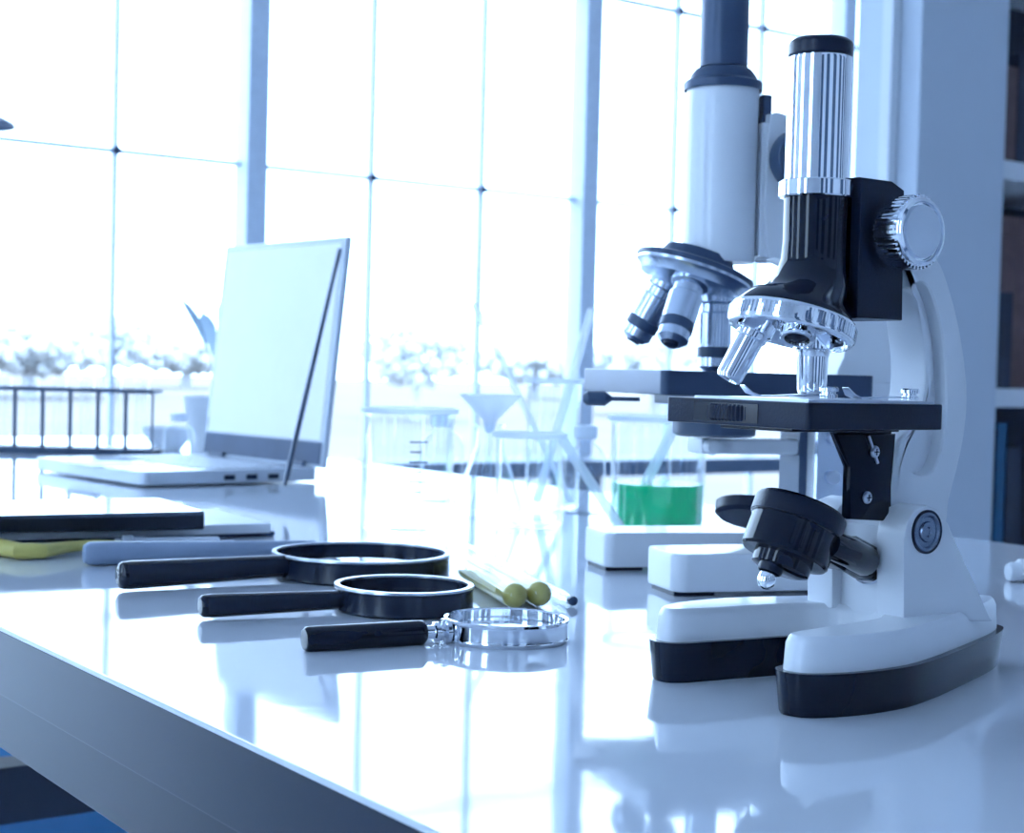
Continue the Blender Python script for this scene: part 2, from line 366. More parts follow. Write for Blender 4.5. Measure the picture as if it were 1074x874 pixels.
# curved arm with a recessed panel on its side
ya, yb2 = .419, .437
outl = [(936, 262), (962, 255), (985, 272), (998, 305), (1008, 345), (1014, 385), (1016, 420), (1013, 455), (1006, 490), (997, 525), (992, 552), (965, 560), (936, 556), (934, 520), (938, 490), (944, 464), (958, 445), (968, 420), (971, 385), (967, 345), (960, 310), (950, 282)]
recess = [(958, 300), (966, 296), (975, 303), (983, 325), (989, 355), (992, 385), (993, 420), (990, 455), (985, 480), (978, 494), (966, 499), (955, 492), (951, 475), (952, 465), (960, 452), (970, 438), (976, 415), (978, 385), (975, 352), (969, 328), (961, 312), (957, 304)]
def resample(pts, n):
    pts = [Vector(p) for p in pts]; L = [0]
    for i in range(len(pts)): L.append(L[-1]+(pts[(i+1) % len(pts)]-pts[i]).length)
    out = []; j = 0
    for k in range(n):
        t = L[-1]*k/n
        while L[j+1] < t: j += 1
        a, b = pts[j], pts[(j+1) % len(pts)]; out.append(a.lerp(b, (t-L[j])/max(1e-9, L[j+1]-L[j])))
    return out
A_ = smoothpts(pxz(outl, ya), 4); B_ = smoothpts(pxz(recess, ya), 4)
bm = NB()
def lay(pts, y): return [bm.verts.new((p.x, y, p.y)) for p in pts]
n = len(A_); cen = sum(A_, Vector((0, 0)))/n
def insP(P, d):
    n_ = len(P); area = sum(P[i].x*P[(i+1) % n_].y-P[(i+1) % n_].x*P[i].y for i in range(n_)); s = 1 if area > 0 else -1; o_ = []
    for i in range(n_):
        t = (P[(i+1) % n_]-P[i-1]).normalized(); o_.append(P[i]-Vector((t.y, -t.x))*s*d)
    return o_
loops = [lay(A_, yb2), lay(A_, ya+.0022), lay(insP(A_, .0007), ya+.0006), lay(insP(A_, .002), ya), lay(insP(B_, -.0006), ya), lay(B_, ya+.0008), lay(insP(B_, .0006), ya+.0055)]
for P, Q in zip(loops, loops[1:]):
    for i in range(n): bm.faces.new((P[i], P[(i+1) % n], Q[(i+1) % n], Q[i]))
bm.faces.new(loops[0][::-1]); bm.faces.new(loops[-1])
part('arm', bm, WHITE, MS, smooth=28)
# focusing block
bk = pxz([(888, 203), (936, 199), (949, 205), (947, 337), (888, 335)], .414)
kb = part('focus_block', prism(NB(), [(.456, .197), (bk[1][0], .197), (bk[2][0], .194), (bk[3][0], .1432), (.456, .1432)], .414, .442, 'xz', .0012), BLACKM, MS)
part('focus_rail', box(NB(), .4555, .468, .4185, .4375, .150, .1955, .001), BLACK, kb)
part('set_screw', lathe(NB(), [(0, 0), (.0015, 0), (.0015, .0012), (0, .0014)], ony(928, 222, .414), (0, -1, 0), 12), BRUSH, kb)
# focus knob
kc = ony(968, 243, .3985)
kn = part('focus_knob', lathe(NB(), [(.006, .014), (.0128, .0135), (.0136, .0125), (.0136, .0015), (.0128, 0), (.0116, -.0003), (.0112, .0007), (.0104, .0009), (0, .0004)], kc, (0, 1, 0), 120, rfun=None), CHROME, MS)
bm = NB()
for i in range(44):
    a = 2*pi*i/44; c = kc+V(cos(a)*.0137, 0, sin(a)*.0137)
    box(bm, -.0004, .0006, .0018, .0122, -.00042, .00042, 0, Matrix.Translation(c) @ Matrix.Rotation(-a, 4, 'Y'))
part('knurling', bm, CHROME, kn, smooth=0)
def aniso_disc():
    M = mat('turned_steel', (.80, .85, .92), .3, 1.0, var=.05); b = M.node_tree.nodes['Principled BSDF']
    b.inputs['Anisotropic'].default_value = .85
    tg = M.node_tree.nodes.new('ShaderNodeTangent'); tg.direction_type = 'RADIAL'; tg.axis = 'Y'
    M.node_tree.links.new(tg.outputs[0], b.inputs['Tangent']); return M
kf = mesh_obj('knob_face', lathe(NB(), [(0, -.0004), (.0100, -.0004), (.0102, .0002), (.0102, .0008), (0, .0008)], (0, 0, 0), (0, 1, 0), 64), aniso_disc()); kf.parent = kn; kf.location = kc-V(.46, Y0, 0)
part('shaft', lathe(NB(), [(.004, .0135), (.004, .017)], kc, (0, 1, 0), 20), BLACK, MS)
# tube
TX = .4462
part('eyepiece_cap', lathe(NB(), [(0, .2495), (.0105, .2495), (.0119, .2485), (.0123, .2475), (.0123, .2435), (.0117, .243), (0, .243)], (TX, Y0, 0), seg=48), BLACKM, MS)
part('chrome_tube', lathe(NB(), [(.0112, .2432), (.0120, .2425), (.0122, .241), (.0122, .195), (.010, .195)], (TX, Y0, 0), seg=64), CHROME, MS)
part('tube_collar', lathe(NB(), [(.011, .1955), (.0136, .1955), (.0141, .195), (.0141, .1895), (.0136, .189), (.011, .189)], (TX, Y0, 0), seg=60, rfun=lambda i: 1.0 if (i//3) % 2 else 1.015), CHROME, MS, smooth=20)
# flared black nosepiece body: loft from tube to tilted turret
TT = radians(15.5); tn = V(-sin(TT), 0, -cos(TT)); tc = V(.4355, Y0, .1405)    # turret centre, pointing direction
def loft(bm, rings, seg=48):
    R = []
    for c, nrm, r in rings:
        a = Vector(nrm).normalized(); y = V(0, 1, 0); x = y.cross(a).normalized()
        R.append([bm.verts.new(Vector(c)+(x*cos(2*pi*i/seg)+y*sin(2*pi*i/seg))*r) for i in range(seg)])
    for A, B in zip(R, R[1:]):
        for i in range(seg): bm.faces.new((A[i], A[(i+1) % seg], B[(i+1) % seg], B[i]))
    bm.faces.new(R[0][::-1]); bm.faces.new(R[-1]); return bm
u = -tn; base = tc+u*.0035
part('nosepiece_body', loft(NB(), [((TX, Y0, .190), (0, 0, 1), .0122), ((TX, Y0, .172), (0, 0, 1), .0121), ((TX-.0004, Y0, .166), (-.05, 0, 1), .0124), ((TX-.0018, Y0, .160), (-.1, 0, 1), .0135), ((TX-.004, Y0, .155), (.0, 0, 1), .0158), (base+u*.0062, u, .0182), (base+u*.0032, u, .0208), (base+u*.001, u, .0225), (base, u, .0226)]), BLACK, MS, smooth=50)
tu = part('turret', lathe(NB(), [(0, .004), (.0225, .004), (.0238, .0032), (.0243, .002), (.0243, -.0032), (.0236, -.0045), (.0222, -.0048), (.0218, -.003), (.019, .0005), (.012, -.0015), (.006, -.0035), (0, -.0035)], tc, u, 72), CHROME, MS)
bm = NB(); xx, yy, aa = frame(u)
for i in range(80):
    a = 2*pi*i/80; rr = xx*cos(a)+yy*sin(a); tt = aa.cross(rr)
    M4 = Matrix((rr, tt, aa)).transposed().to_4x4(); M4.translation = tc+rr*.0243
    box(bm, -.0004, .0004, -.0004, .0004, -.0028, .0018, 0, M4)
part('knurling', bm, CHROME, tu, smooth=0)
def objective(root, c, n, phi, cone, rad, prof, mats, name='objective'):
    """phi = 0 points to the arm (+x of root), profile bands [(r0,r1,len,mat)]"""
    e1 = V(1, 0, 0); e1 = (e1-n*e1.dot(n)).normalized(); e2 = n.cross(e1)
    out = e1*cos(phi)+e2*sin(phi); ax = (n*cos(cone)+out*sin(cone)*1).normalized(); p0 = c+out*rad
    o_ = None; h = 0
    for k, (nm, pr, m_) in enumerate(prof):
        bm = lathe(NB(), pr, p0, ax, 36)
        o2 = part(nm, bm, m_, root if o_ is None else o_, local=(root is not MS and root.name.startswith('rear')) )
        if o_ is None: o_ = o2
    return p0, ax
PR1 = [('objective', [(0, -.004), (.0076, -.004), (.0076, .004), (.0066, .0045), (.0064, .0068), (.0061, .0072), (.0057, .020), (.005, .0215), (.0042, .0216), (.004, .0205), (0, .0205)], CHROME), ('lens', [(0, .0203), (.0039, .0203), (.002, .0212), (0, .0215)], BLACK)]
PR2 = [('objective', [(0, -.004), (.0076, -.004), (.0076, .003), (.0068, .0035), (.0066, .0065), (.006, .0072), (.0048, .0072), (.0046, .006), (0, .006)], CHROME), ('lens', [(0, .0055), (.0045, .0055), (.0045, .0062), (0, .0066)], BLACK)]
PR1b = [('objective', [(0, -.004), (.0074, -.004), (.0074, .004), (.0064, .0045), (.0062, .0068), (.0055, .0075), (.0052, .0235), (.0045, .025), (.0038, .0251), (.0036, .024), (0, .024)], CHROME), ('lens', [(0, .0238), (.0035, .0238), (.002, .0246), (0, .0249)], BLACK)]
for phi, pr in ((0, PR1), (radians(128), PR1b), (radians(-122), PR2)):
    # check side: e2 = n x e1 ; far side is +y
    objective(MS, tc+tn*.002, tn, -phi, TT, .0125, pr, None)
part('stop_spring', tube(NB(), [ony(896, 345, Y0-.005), ony(893, 356, Y0-.006), ony(884, 360, Y0-.008), ony(878, 357, Y0-.008)], .0008, 8), CHROME, MS)
# stage
SX0, SX1, SY0, SY1 = .4035, .4755, .387, .463
def rrect(x0, x1, y0, y1, r, k=4):
    out = []
    for cx, cy, a0 in ((x1-r, y1-r, 0), (x0+r, y1-r, 90), (x0+r, y0+r, 180), (x1-r, y0+r, 270)):
        for i in range(k+1): a = radians(a0+90*i/k); out.append((cx+r*cos(a), cy+r*sin(a)))
    return out
st = part('stage', prism(NB(), rrect(SX0, SX1, SY0, SY1, .002), .1016, .1112, bev=.0006), BLACKM, MS)
wy0, wy1 = onx(795, 438, SX0).y, onx(728, 438, SX0).y
part('wheel_slot', box(NB(), SX0-.0003, SX0+.004, wy0, wy1, .1028, .1098), BLACK, st)
wc = V(SX0+.0280, (onx(738, 438, SX0).y+onx(787, 438, SX0).y)/2, 0)
whl = part('diaphragm_wheel', lathe(NB(), [(0, .1032), (.0296, .1032), (.0302, .1040), (.0302, .1086), (.0296, .1094), (0, .1094)], wc, seg=200, rfun=lambda i: 1.0 if i % 2 else .982), BLACKM, st, smooth=10)
part('stage_plate', prism(NB(), rrect(SX0+.003, SX1-.001, SY0+.003, SY1-.012, .002), .1112, .1121), BRUSH, MS)
part('light_opening', lathe(NB(), [(.006, .1121), (.006, .1126), (.008, .1126), (.008, .1121)], (TX, Y0, 0), seg=32), WPLAST, st)
def clip(sx, sy, tx, ty):
    s_ = V(sx, sy, .1121); t_ = V(tx, ty, .1121); d = (t_-s_); nn = V(-d.y, d.x, 0).normalized()
    bm = NB(); P = [(0, .0006, .003), (.3, .0012, .0032), (.6, .0006, .003), (.82, .0004, .0036), (.92, .0016, .0038), (1.0, .0042, .0022)]
    T = [[bm.verts.new(s_+d*f+nn*wd*sg+V(0, 0, z+e)) for sg, e in ((-1, 0), (1, 0), (1, .0005), (-1, .0005))] for f, z, wd in P]
    for A, B in zip(T, T[1:]):
        for i in range(4): bm.faces.new((A[i], A[(i+1) % 4], B[(i+1) % 4], B[i]))
    bm.faces.new(T[0][::-1]); bm.faces.new(T[-1])
    c_ = part('stage_clip', bm, BRUSH, MS)
    part('clip_screw', lathe(NB(), [(.0034, -.0002), (.0034, .0012), (.0026, .0014), (.0026, .0022), (.0036, .0024), (.0036, .0036), (.003, .0041), (0, .0041)], s_+V(0, 0, .0006), seg=24), CHROME, c_)
c1 = onz(845, 413, .1125); c2 = onz(955, 414, .1125)
clip(.4385, .4110, .4065, .4240); clip(.4695, .3985, .4420, .4060)
# bracket under the stage
bp = pxz([(876, 455), (940, 455), (938, 470), (932, 547), (891, 545), (893, 490)], .414)
br = part('stage_bracket', prism(NB(), bp, .414, .4165, 'xz', .0006), BLACK, MS)
part('bracket_box', prism(NB(), [(bp[0][0]+.002, .1014), (bp[1][0], .1014), (bp[3][0]+.004, .066), (bp[5][0]+.002, .066), (bp[5][0]+.002, .086)], .4165, .4200, 'xz'), BLACK, MS)
part('stage_flange', box(NB(), ony(828, 455, .41).x, ony(941, 455, .41).x, .409, .447, .0998, .1018, .0004), BLACK, MS)
for q in ((909, 522), (917, 474)):
    c = ony(q[0], q[1], .414)
    s_ = part('bracket_screw', lathe(NB(), [(.0024, -.0005), (.0024, .0006), (.0018, .0012), (0, .0013)], c, (0, -1, 0), 20), BRUSH, br)
    part('cross_slot', box(box(NB(), c.x-.0013, c.x+.0013, c.y-.0015, c.y-.001, c.z-.0002, c.z+.0002), c.x-.0002, c.x+.0002, c.y-.0015, c.y-.001, c.z-.0013, c.z+.0013), BLACK, s_, smooth=0)
part('adjust_slot', box(NB(), -.0005, .0005, -.0004, .0004, -.006, .006, 0, Matrix.Translation(ony(916, 472, .4136)) @ Matrix.Rotation(radians(-28), 4, 'Y')), BRUSH, br)
# tilting illuminator
il = ony(838, 540, Y0-.004); ia = V(sin(radians(25)), 0, cos(radians(25)))
lamp = part('illuminator', lathe(NB(), [(0, .004), (.0165, .004), (.0172, .0034), (.0176, .002), (.0176, -.0045), (.0170, -.0050), (.0170, -.0170), (.0162, -.0180), (.0115, -.0182), (.0112, -.0225), (.0085, -.0235), (0, -.0235)], il, ia, 56), BLACK, MS)
part('rim', lathe(NB(), [(.0166, .0036), (.0176, .0030), (.0180, .0018), (.0180, -.0040), (.0172, -.0046), (.0160, -.0046)], il, ia, 56), BLACKM, lamp)
bm = NB(); xx, yy, aa = frame(ia)
for a in (225, 237, 249):
    a = radians(a); rr = V(cos(a), sin(a), 0); rr = (rr-ia*rr.dot(ia)).normalized(); tt = ia.cross(rr)
    M4 = Matrix((rr, tt, ia)).transposed().to_4x4(); M4.translation = il+rr*.0168
    box(bm, -.0005, .0008, -.0008, .0008, -.0155, -.0065, .0003, M4)
part('grip_rib', bm, BLACK, lamp)
bq = il-ia*.0235+V(-.006, -.001, 0)
part('bulb', lathe(NB(), [(0, -.0068), (.002, -.0062), (.0034, -.0042), (.0036, -.002), (.0028, .001)], bq, ia, 24), CHROME, lamp)
part('bulb_socket', lathe(NB(), [(.0042, .0), (.0048, .001), (.0048, .0035), (.004, .004)], bq, ia, 24), BLACKM, lamp)
# yoke and knuckle to the upright
kx = ony(905, 588, Y0-.004)
part('yoke', tube(NB(), [il-ia*.010+V(.008, -.012, -.001), il-ia*.010+V(.018, -.0115, -.004), kx+V(-.006, -.006, .001), kx+V(-.002, -.002, 0)], [.0055, .006, .0062, .0055], 16), BLACK, lamp)
part('yoke_bridge', box(NB(), -.010, .010, -.006, .006, -.0045, .0045, .001, Matrix.Translation(il-ia*.0135+V(.017, -.002, -.0015)) @ Matrix.Rotation(radians(25), 4, 'Y')), BLACK, lamp)
kk = part('knuckle', lathe(NB(), [(0, -.010), (.0065, -.010), (.0075, -.008), (.0078, 0), (.0070, .006), (.0045, .008), (.0045, .018), (0, .018)], kx, V(.86, .05, -.35), 28, rfun=lambda i: 1 if (i//2) % 2 else .94), BLACK, MS, smooth=30)
part('knuckle_cap', lathe(NB(), [(.0079, -.0005), (.0079, .0012), (.007, .0015)], kx+V(.004, 0, -.002), V(.86, .05, -.35), 28), BRUSH, kk)

# ================================================================ REAR MICROSCOPE
RM = thing('rear_microscope', 'larger white laboratory microscope with slate stage standing behind the small one', 'microscope', (.548, .636, 0), radians(-18.5))
RM.name = 'rear_microscope'
L = dict(root=RM, local=True)
BS = .0135
def rc(cx, cy, r, a0, a1, k=4): return [(cx+r*cos(radians(a0+(a1-a0)*i/k)), cy+r*sin(radians(a0+(a1-a0)*i/k))) for i in range(k+1)]
U = rc(.008, .008, .008, 180, 270) + rc(.150, .03, .03, 270, 360) + rc(.150, .12, .03, 0, 90) + rc(.008, .142, .008, 90, 180) + rc(.006, .112, .006, 180, 270) + rc(.110, .092, .014, 90, 0) + rc(.110, .058, .014, 0, -90) + rc(.006, .038, .006, 90, 180)
U = [(x+BS, y) for x, y in U]
part('base', prism(NB(), U, .0025, .0235, bev=.002), WHITE, **L)
for y in (.006, .112): part('foot', box(NB(), BS+.002, BS+.026, y, y+.032, 0, .0035, .0004), BLACKM, **L)
part('foot', box(NB(), .125, .185, .02, .13, 0, .003, .0004), BLACKM, **L)
part('column', prism(NB(), rrect(.122, .178, .050, .100, .006), .0235, .118, bev=.001), WHITE, **L)
part('column_rail', box(NB(), .117, .1225, .062, .088, .03, .107, .0006), SLATE2, **L)
part('column_plate', box(NB(), .121, .14, .0475, .051, .03, .105, .0006), STEEL, **L)
arm2 = [(.140, .118), (.178, .118), (.184, .15), (.180, .18), (.160, .212), (.142, .238), (.130, .262), (.118, .272), (.094, .272), (.090, .266), (.090, .195), (.102, .190), (.126, .184), (.142, .165), (.146, .14)]
part('arm', prism(NB(), [tuple(p) for p in smoothpts(arm2, 3)], .060, .092, 'xz', .002), WHITE, **L)
part('tube_carrier', box(NB(), .0865, .094, .062, .090, .19, .268, .001), WHITE, **L)
part('rack', box(NB(), .0885, .0945, .066, .086, .268, .285, .001), SLATE, **L)
for y, ax in ((.060, -1), (.092, 1)):
    part('focus_knob', lathe(NB(), [(.006, 0), (.006, .004), (.0165, .004), (.0175, .006), (.0175, .016), (.0165, .0175), (0, .018)], (.105, y, .246), (0, ax, 0), 40), SLATE2, **L)
OX, OY = .0665, .075
part('body_tube', lathe(NB(), [(0, .186), (.0205, .186), (.0212, .188), (.0212, .287), (0, .287)], (OX, OY, 0), seg=56), WHITE, **L)
part('tube_collar', lathe(NB(), [(.0228, .286), (.0232, .288), (.0232, .2905), (.0222, .2915), (.0200, .2922), (.0188, .2955), (.0165, .2985), (.014, .2995)], (OX, OY, 0), seg=48), SLATE, **L)
part('eyepiece_tube', lathe(NB(), [(0, .300), (.0141, .300), (.0141, .39), (.0165, .392), (.0165, .402), (.012, .405), (0, .405)], (OX, OY, 0), seg=40), SLATE, **L)
T2 = radians(17); n2 = V(-sin(T2), 0, -cos(T2)); c2_ = V(.051, OY, .178)
part('nosepiece', lathe(NB(), [(0, .014), (.020, .0135), (.0225, .009), (.024, .0055), (0, .0055)], c2_, -n2, 48), SLATE, **L)
part('turret', lathe(NB(), [(0, .0055), (.033, .0055), (.0345, .004), (.0345, .0005), (.0325, -.0012), (.0305, -.005), (.018, -.0085), (0, -.009)], c2_, -n2, 56), STEEL, **L)
part('turret_rim', lathe(NB(), [(.033, .0058), (.0352, .005), (.0354, .0028), (.0345, .0022)], c2_, -n2, 56), SLATE, **L)
def obj2(phi, ln):
    bands = [('objective', [(0, -.004), (.0115, -.004), (.0112, .004), (.0086, .0055), (.0086, .010), (.0098, .011), (.0098, ln-.016), (.0092, ln-.015), (.0092, ln-.003), (.006, ln), (0, ln)], STEEL),
             ('colour_band', [(.0090, ln-.0145), (.0099, ln-.0140), (.0099, ln-.0085), (.0090, ln-.008)], SLATE2), ('front_lens', [(0, ln-.001), (.0045, ln-.001), (.004, ln+.0012), (0, ln+.0015)], BLACKM)]
    e1 = V(1, 0, 0); e1 = (e1-n2*e1.dot(n2)).normalized(); e2 = n2.cross(e1)
    out = e1*cos(phi)+e2*sin(phi); ax = (n2*cos(T2)+out*sin(T2)).normalized(); p0 = c2_+out*.0175+n2*.006
    first = None
    for nm, pr, m_ in bands:
        o_ = part(nm, lathe(NB(), pr, p0, ax, 36), m_, first or RM, local=True); first = first or o_
obj2(0, .045); obj2(radians(-118), .040); obj2(radians(112), .042)
stg = part('stage', prism(NB(), rrect(.007, .136, .010, .139, .004), .1085, .122, bev=.0008), mat('hazed_slate_stage', (.04, .065, .12), .3, .3, var=.1), **L)  # dark stage colour lifted to carry the background haze
part('substage_plate', box(NB(), .045, .12, .035, .115, .102, .1087, .001), SLATE2, **L)
part('condenser', lathe(NB(), [(0, .103), (.020, .103), (.020, .097), (.024, .096), (.024, .086), (.021, .0845), (0, .0845)], (OX-.006, .060, 0), seg=40), SLATE2, **L)
bm = lathe(NB(), [(0, 0), (.0012, 0), (.0012, .016), (.0042, .020), (.0042, .030), (.002, .0325), (0, .0325)], (.014, .060, .105), V(-.9, .25, 0), 16)
part('iris_lever', bm, SLATE2, **L)
part('substage_bracket', box(NB(), .055, .123, .064, .086, .074, .083, .002), WPLAST, **L)
part('bracket_bolt', lathe(NB(), [(0, 0), (.0045, 0), (.005, .004), (.004, .007), (0, .007)], (.060, .064, .0785), (0, -1, 0), 20), WPLAST, **L)
part('column_bolt', lathe(NB(), [(0, 0), (.004, 0), (.004, .003), (0, .0035)], (.131, .0475, .085), (0, -1, 0), 16), BRUSH, **L)
part('column_bolt', lathe(NB(), [(0, 0), (.004, 0), (.004, .003), (0, .0035)], (.131, .0475, .062), (0, -1, 0), 16), BRUSH, **L)
mr = part('mirror_holder', lathe(NB(), [(0, -.004), (.021, -.004), (.0235, -.002), (.0235, .004), (.0215, .004), (.0205, .001), (0, .001)], (.086, .055, .040), V(.26, .30, 1), 40), BLACKM, **L)
part('mirror', lathe(NB(), [(0, .0012), (.0203, .0024), (.0203, .001), (0, .0008)], (.086, .055, .040), V(.26, .30, 1), 40), CHROME, mr, local=True)
part('mirror_fork', tube(NB(), [(.118, .074, .035), (.104, .052, .033), (.095, .038, .036), (.088, .034, .041)], .003, 10), BLACKM, **L)

# ================================================================ MAGNIFIERS
def magnifier(name, cpx, dia, hgt, hend, hjoin, rr, label, chrome):
    c = onz(cpx[0], cpx[1], hgt); c.z = 0; r = dia/2
    hz = hgt*.5 if chrome else max(rr+.0006, hgt*.5)
    e = onz(hend[0], hend[1], hz); d = (V(c.x, c.y, hz)-e); L_ = d.length; d.normalize()
    root = thing(name, label, 'magnifier', c, group='magnifiers lying on the white table')
    mrim = CHROME if chrome else mat('navy_rim', (.010, .018, .038), .22, var=.1, spec=.4)
    t = .0016 if chrome else .0022
    rim = part('rim', lathe(NB(), [(r, .0006), (r+.0004, .0014), (r, .0022), (r, hgt-.0022), (r+.0005, hgt-.0012), (r, hgt-.0002), (r-t*.5, hgt), (r-t, hgt-.0006), (r-t, .0008), (r-t*.5, .0)], c, seg=96, closed=True), mrim, root)
    if not chrome:
        part('rim_edge', lathe(NB(), [(r+.0003, hgt-.0008), (r+.0002, hgt+.0004), (r-t-.0002, hgt+.0004), (r-t-.0002, hgt-.0008)], c, seg=96, closed=True), BRUSH, rim)
    part('lens', lathe(NB(), [(0, hgt*.5+r*.06), (r*.4, hgt*.5+r*.05), (r*.75, hgt*.5+r*.025), (r-t, hgt*.5+.0004), (r-t, hgt*.5-.0004), (r*.75, hgt*.5-r*.025), (r*.4, hgt*.5-r*.05), (0, hgt*.5-r*.06)], c, seg=64), LENS, root)
    if chrome:
        hl = L_-r-.012
        part('handle', lathe(NB(), [(0, 0), (rr*.8, .0004), (rr*.97, .0016), (rr, .003), (rr, hl-.003), (rr*.97, hl-.0012), (rr*.8, hl), (0, hl)], e, d, 32), BLACK, root)
        f = part('ferrule', lathe(NB(), [(rr*.55, hl-.0005), (rr*.55, hl+.004), (rr*.8, hl+.0045), (rr*.8, hl+.0065), (rr*.5, hl+.007), (rr*.5, hl+.0085), (rr*.95, hl+.0095), (rr*.95, hl+.0115), (rr*.6, hl+.0125)], e, d, 28), CHROME, root)
        part('ferrule_screw', lathe(NB(), [(0, -rr*1.1), (rr*.3, -rr*1.1), (rr*.3, rr*1.0), (0, rr*1.05)], e+d*(hl+.0095), (0, 0, 1), 14), CHROME, f)
    else:
        hl = L_-r+.002
        part('handle', lathe(NB(), [(0, 0), (rr*.75, .0006), (rr*.95, .002), (rr, .005), (rr*.82, hl), (0, hl)], e, d, 32), mat('navy_handle', (.008, .015, .033), .2, var=.1, spec=.45), root)
        part('handle_cap', lathe(NB(), [(0, -.0008), (rr*.7, -.0006), (rr*.9, .0004), (rr*.97, .002), (rr*.9, .0022)], e, d, 32), BLACK, root)
    return root
magnifier('magnifying_glass', (531, 647), .0555, .0100, (318, 671), None, .0055, 'small chrome rimmed magnifying glass with black handle, nearest of the three', True)
magnifier('magnifying_glass', (424, 613), .0685, .0125, (211, 636), None, .0056, 'middle-sized dark rimmed magnifying glass, between the chrome one and the largest', False)
magnifier('magnifying_glass', (379, 579), .1010, .0135, (126, 604), None, .0075, 'largest dark rimmed magnifying glass, farthest of the three', False)

# ================================================================ TEST TUBES WITH YELLOW LIQUID
def lying_tube(near, far, rad, label, liq, name='test_tube', g='test tubes lying behind the magnifiers'):
    a = onz(near[0], near[1], rad+.0002); b = onz(far[0], far[1], rad+.0002); d = (b-a); L_ = d.length; d.normalize()
    root = thing(name, label, 'test tube', V(a.x, a.y, 0), group=g)
    cap = [(rad*sin(radians(t)), rad-rad*cos(radians(t))) for t in (0, 20, 40, 60, 80)]
    part('glass_wall', lathe(NB(), cap+[(rad, rad), (rad, L_-.002), (rad*1.12, L_-.001), (rad*1.12, L_), (rad*.9, L_)], a, d, 28), GLASS, root)
    if liq:
        r2 = rad*.93
        cp = [(r2*sin(radians(t)), r2-r2*cos(radians(t))+.0004) for t in (0, 20, 40, 60, 80)]
        part('yellow_liquid', lathe(NB(), cp+[(r2, r2), (r2, L_*liq), (r2*.5, L_*liq), (0, L_*liq)], a, d, 28), YELLOW, root)
        bm = lathe(NB(), [(0, L_*liq), (r2, L_*liq), (r2, L_*.8), (0, L_*.8)], a, d, 28)
        bmesh.ops.bisect_plane(bm, geom=list(bm.verts)+list(bm.edges)+list(bm.faces), plane_co=a-V(0, 0, rad*.1), plane_no=(0, 0, 1), clear_outer=True)
        bmesh.ops.holes_fill(bm, edges=[e for e in bm.edges if e.is_boundary], sides=0)
        part('liquid_layer', bm, YELLOW, root)
    return a, d, L_
lying_tube((543, 627), (480, 590), .0066, 'glass test tube of yellow liquid, left of the pair behind chrome magnifier', .16)
lying_tube((569, 625), (487, 581), .0066, 'glass test tube of yellow liquid, right of the pair behind chrome magnifier', .16)
a = onz(602, 631, .003); b = onz(495, 578, .003); d = (b-a).normalized(); L_ = (b-a).length
root = thing('glass_dropper', 'slim clear glass dropper with dark tip right of the yellow test tubes', 'dropper', V(a.x, a.y, 0))
part('barrel', lathe(NB(), [(.0016, .006), (.0028, .02), (.0028, L_), (0, L_)], a, d, 16), GLASS, root)
part('tip', lathe(NB(), [(0, 0), (.0024, .001), (.0026, .004), (.0018, .007), (0, .007)], a, d, 16), SLATE, root)

# ================================================================ GLASSWARE BEHIND
def beaker(name, px, base_y, r, h, label, liquid=None, marks=False, cat='beaker', flare=.0025):
    f = onz(px, base_y); dirn = V(f.x, f.y, 0).normalized(); c = f+dirn*r
    root = thing(name, label, cat, c, group='glass beakers behind the rear microscope base' if cat == 'beaker' else None)
    t = .0012
    part('glass_wall', lathe(NB(), [(0, .0002), (r-.004, .0002), (r-.001, .0015), (r, .005), (r, h-.006), (r+flare*.5, h-.002), (r+flare, h), (r+flare-.001, h+.0006), (r-t, h-.005), (r-t, .005), (r-.005, .0025), (0, .0025)], c, seg=48), GLASS, root)
    part('rim', lathe(NB(), [(r+flare-.0014, h-.0028), (r+flare+.0008, h-.0024), (r+flare+.0008, h+.0014), (r+flare-.0014, h+.0016)], c, seg=48, closed=True), RODG, root)
    if liquid: part('liquid', lathe(NB(), [(0, .003), (r-.005, .003), (r-.0016, .006), (r-.0016, liquid), (0, liquid)], c, seg=40), GREEN, root)
    if marks:
        for k in range(6):
            z = h*(.35+.08*k); bm = NB()
            for a0 in (0,):
                ang = math.atan2(-c.y, -c.x)+.05
                for s in range(5):
                    a_ = ang+s*.05*(1.6 if k % 2 else 1)
                    p_ = c+V(cos(a_)*(r+.0003), sin(a_)*(r+.0003), z)
                    box(bm, -.0003, .0003, -r*.026*(1.6 if k % 2 else 1), r*.026*(1.6 if k % 2 else 1), -.0005, .0005, 0, Matrix.Translation(p_) @ Matrix.Rotation(a_, 4, 'Z'))
            part('graduation_mark', bm, SLATE, root, smooth=0)
    return c
bA = beaker('beaker', 427, 562, .0325, .089, 'wide clear graduated beaker with thick white rim, left of the glassware', marks=True)
bB = beaker('beaker', 553, 556, .026, .071, 'short clear beaker in front of the tall beaker with stirring rods')
bC = beaker('beaker', 578, 536, .0235, .112, 'tall narrow clear beaker holding crossed white stirring rods', flare=.003)
bD = beaker('beaker', 688, 561, .0365, .086, 'clear beaker part filled with bright green liquid', liquid=.036)
def rod(p, q, r_, label):
    p, q = Vector(p), Vector(q)
    lo = p if p.z < q.z else q
    return solo('stirring_rod', tube(NB(), [p, p+(q-p)*.01, q-(q-p)*.01, q], [r_*.6, r_, r_, r_*.6], 14), RODG, lo, label, 'rod', 'white glass stirring rods')
def planted(c, hi, d_, r_, label, off):
    q = atd(hi[0], hi[1], d_); rod(c+off, q, r_, label)
fwd = V(sin(AL), cos(AL), 0); rgt = V(cos(AL), -sin(AL), 0)
dC = bC.dot(fwd)
rod(bC+rgt*.017+V(0, 0, .006), atd(497, 318, dC+.01), .0030, 'white stirring rod leaning left out of the tall beaker')
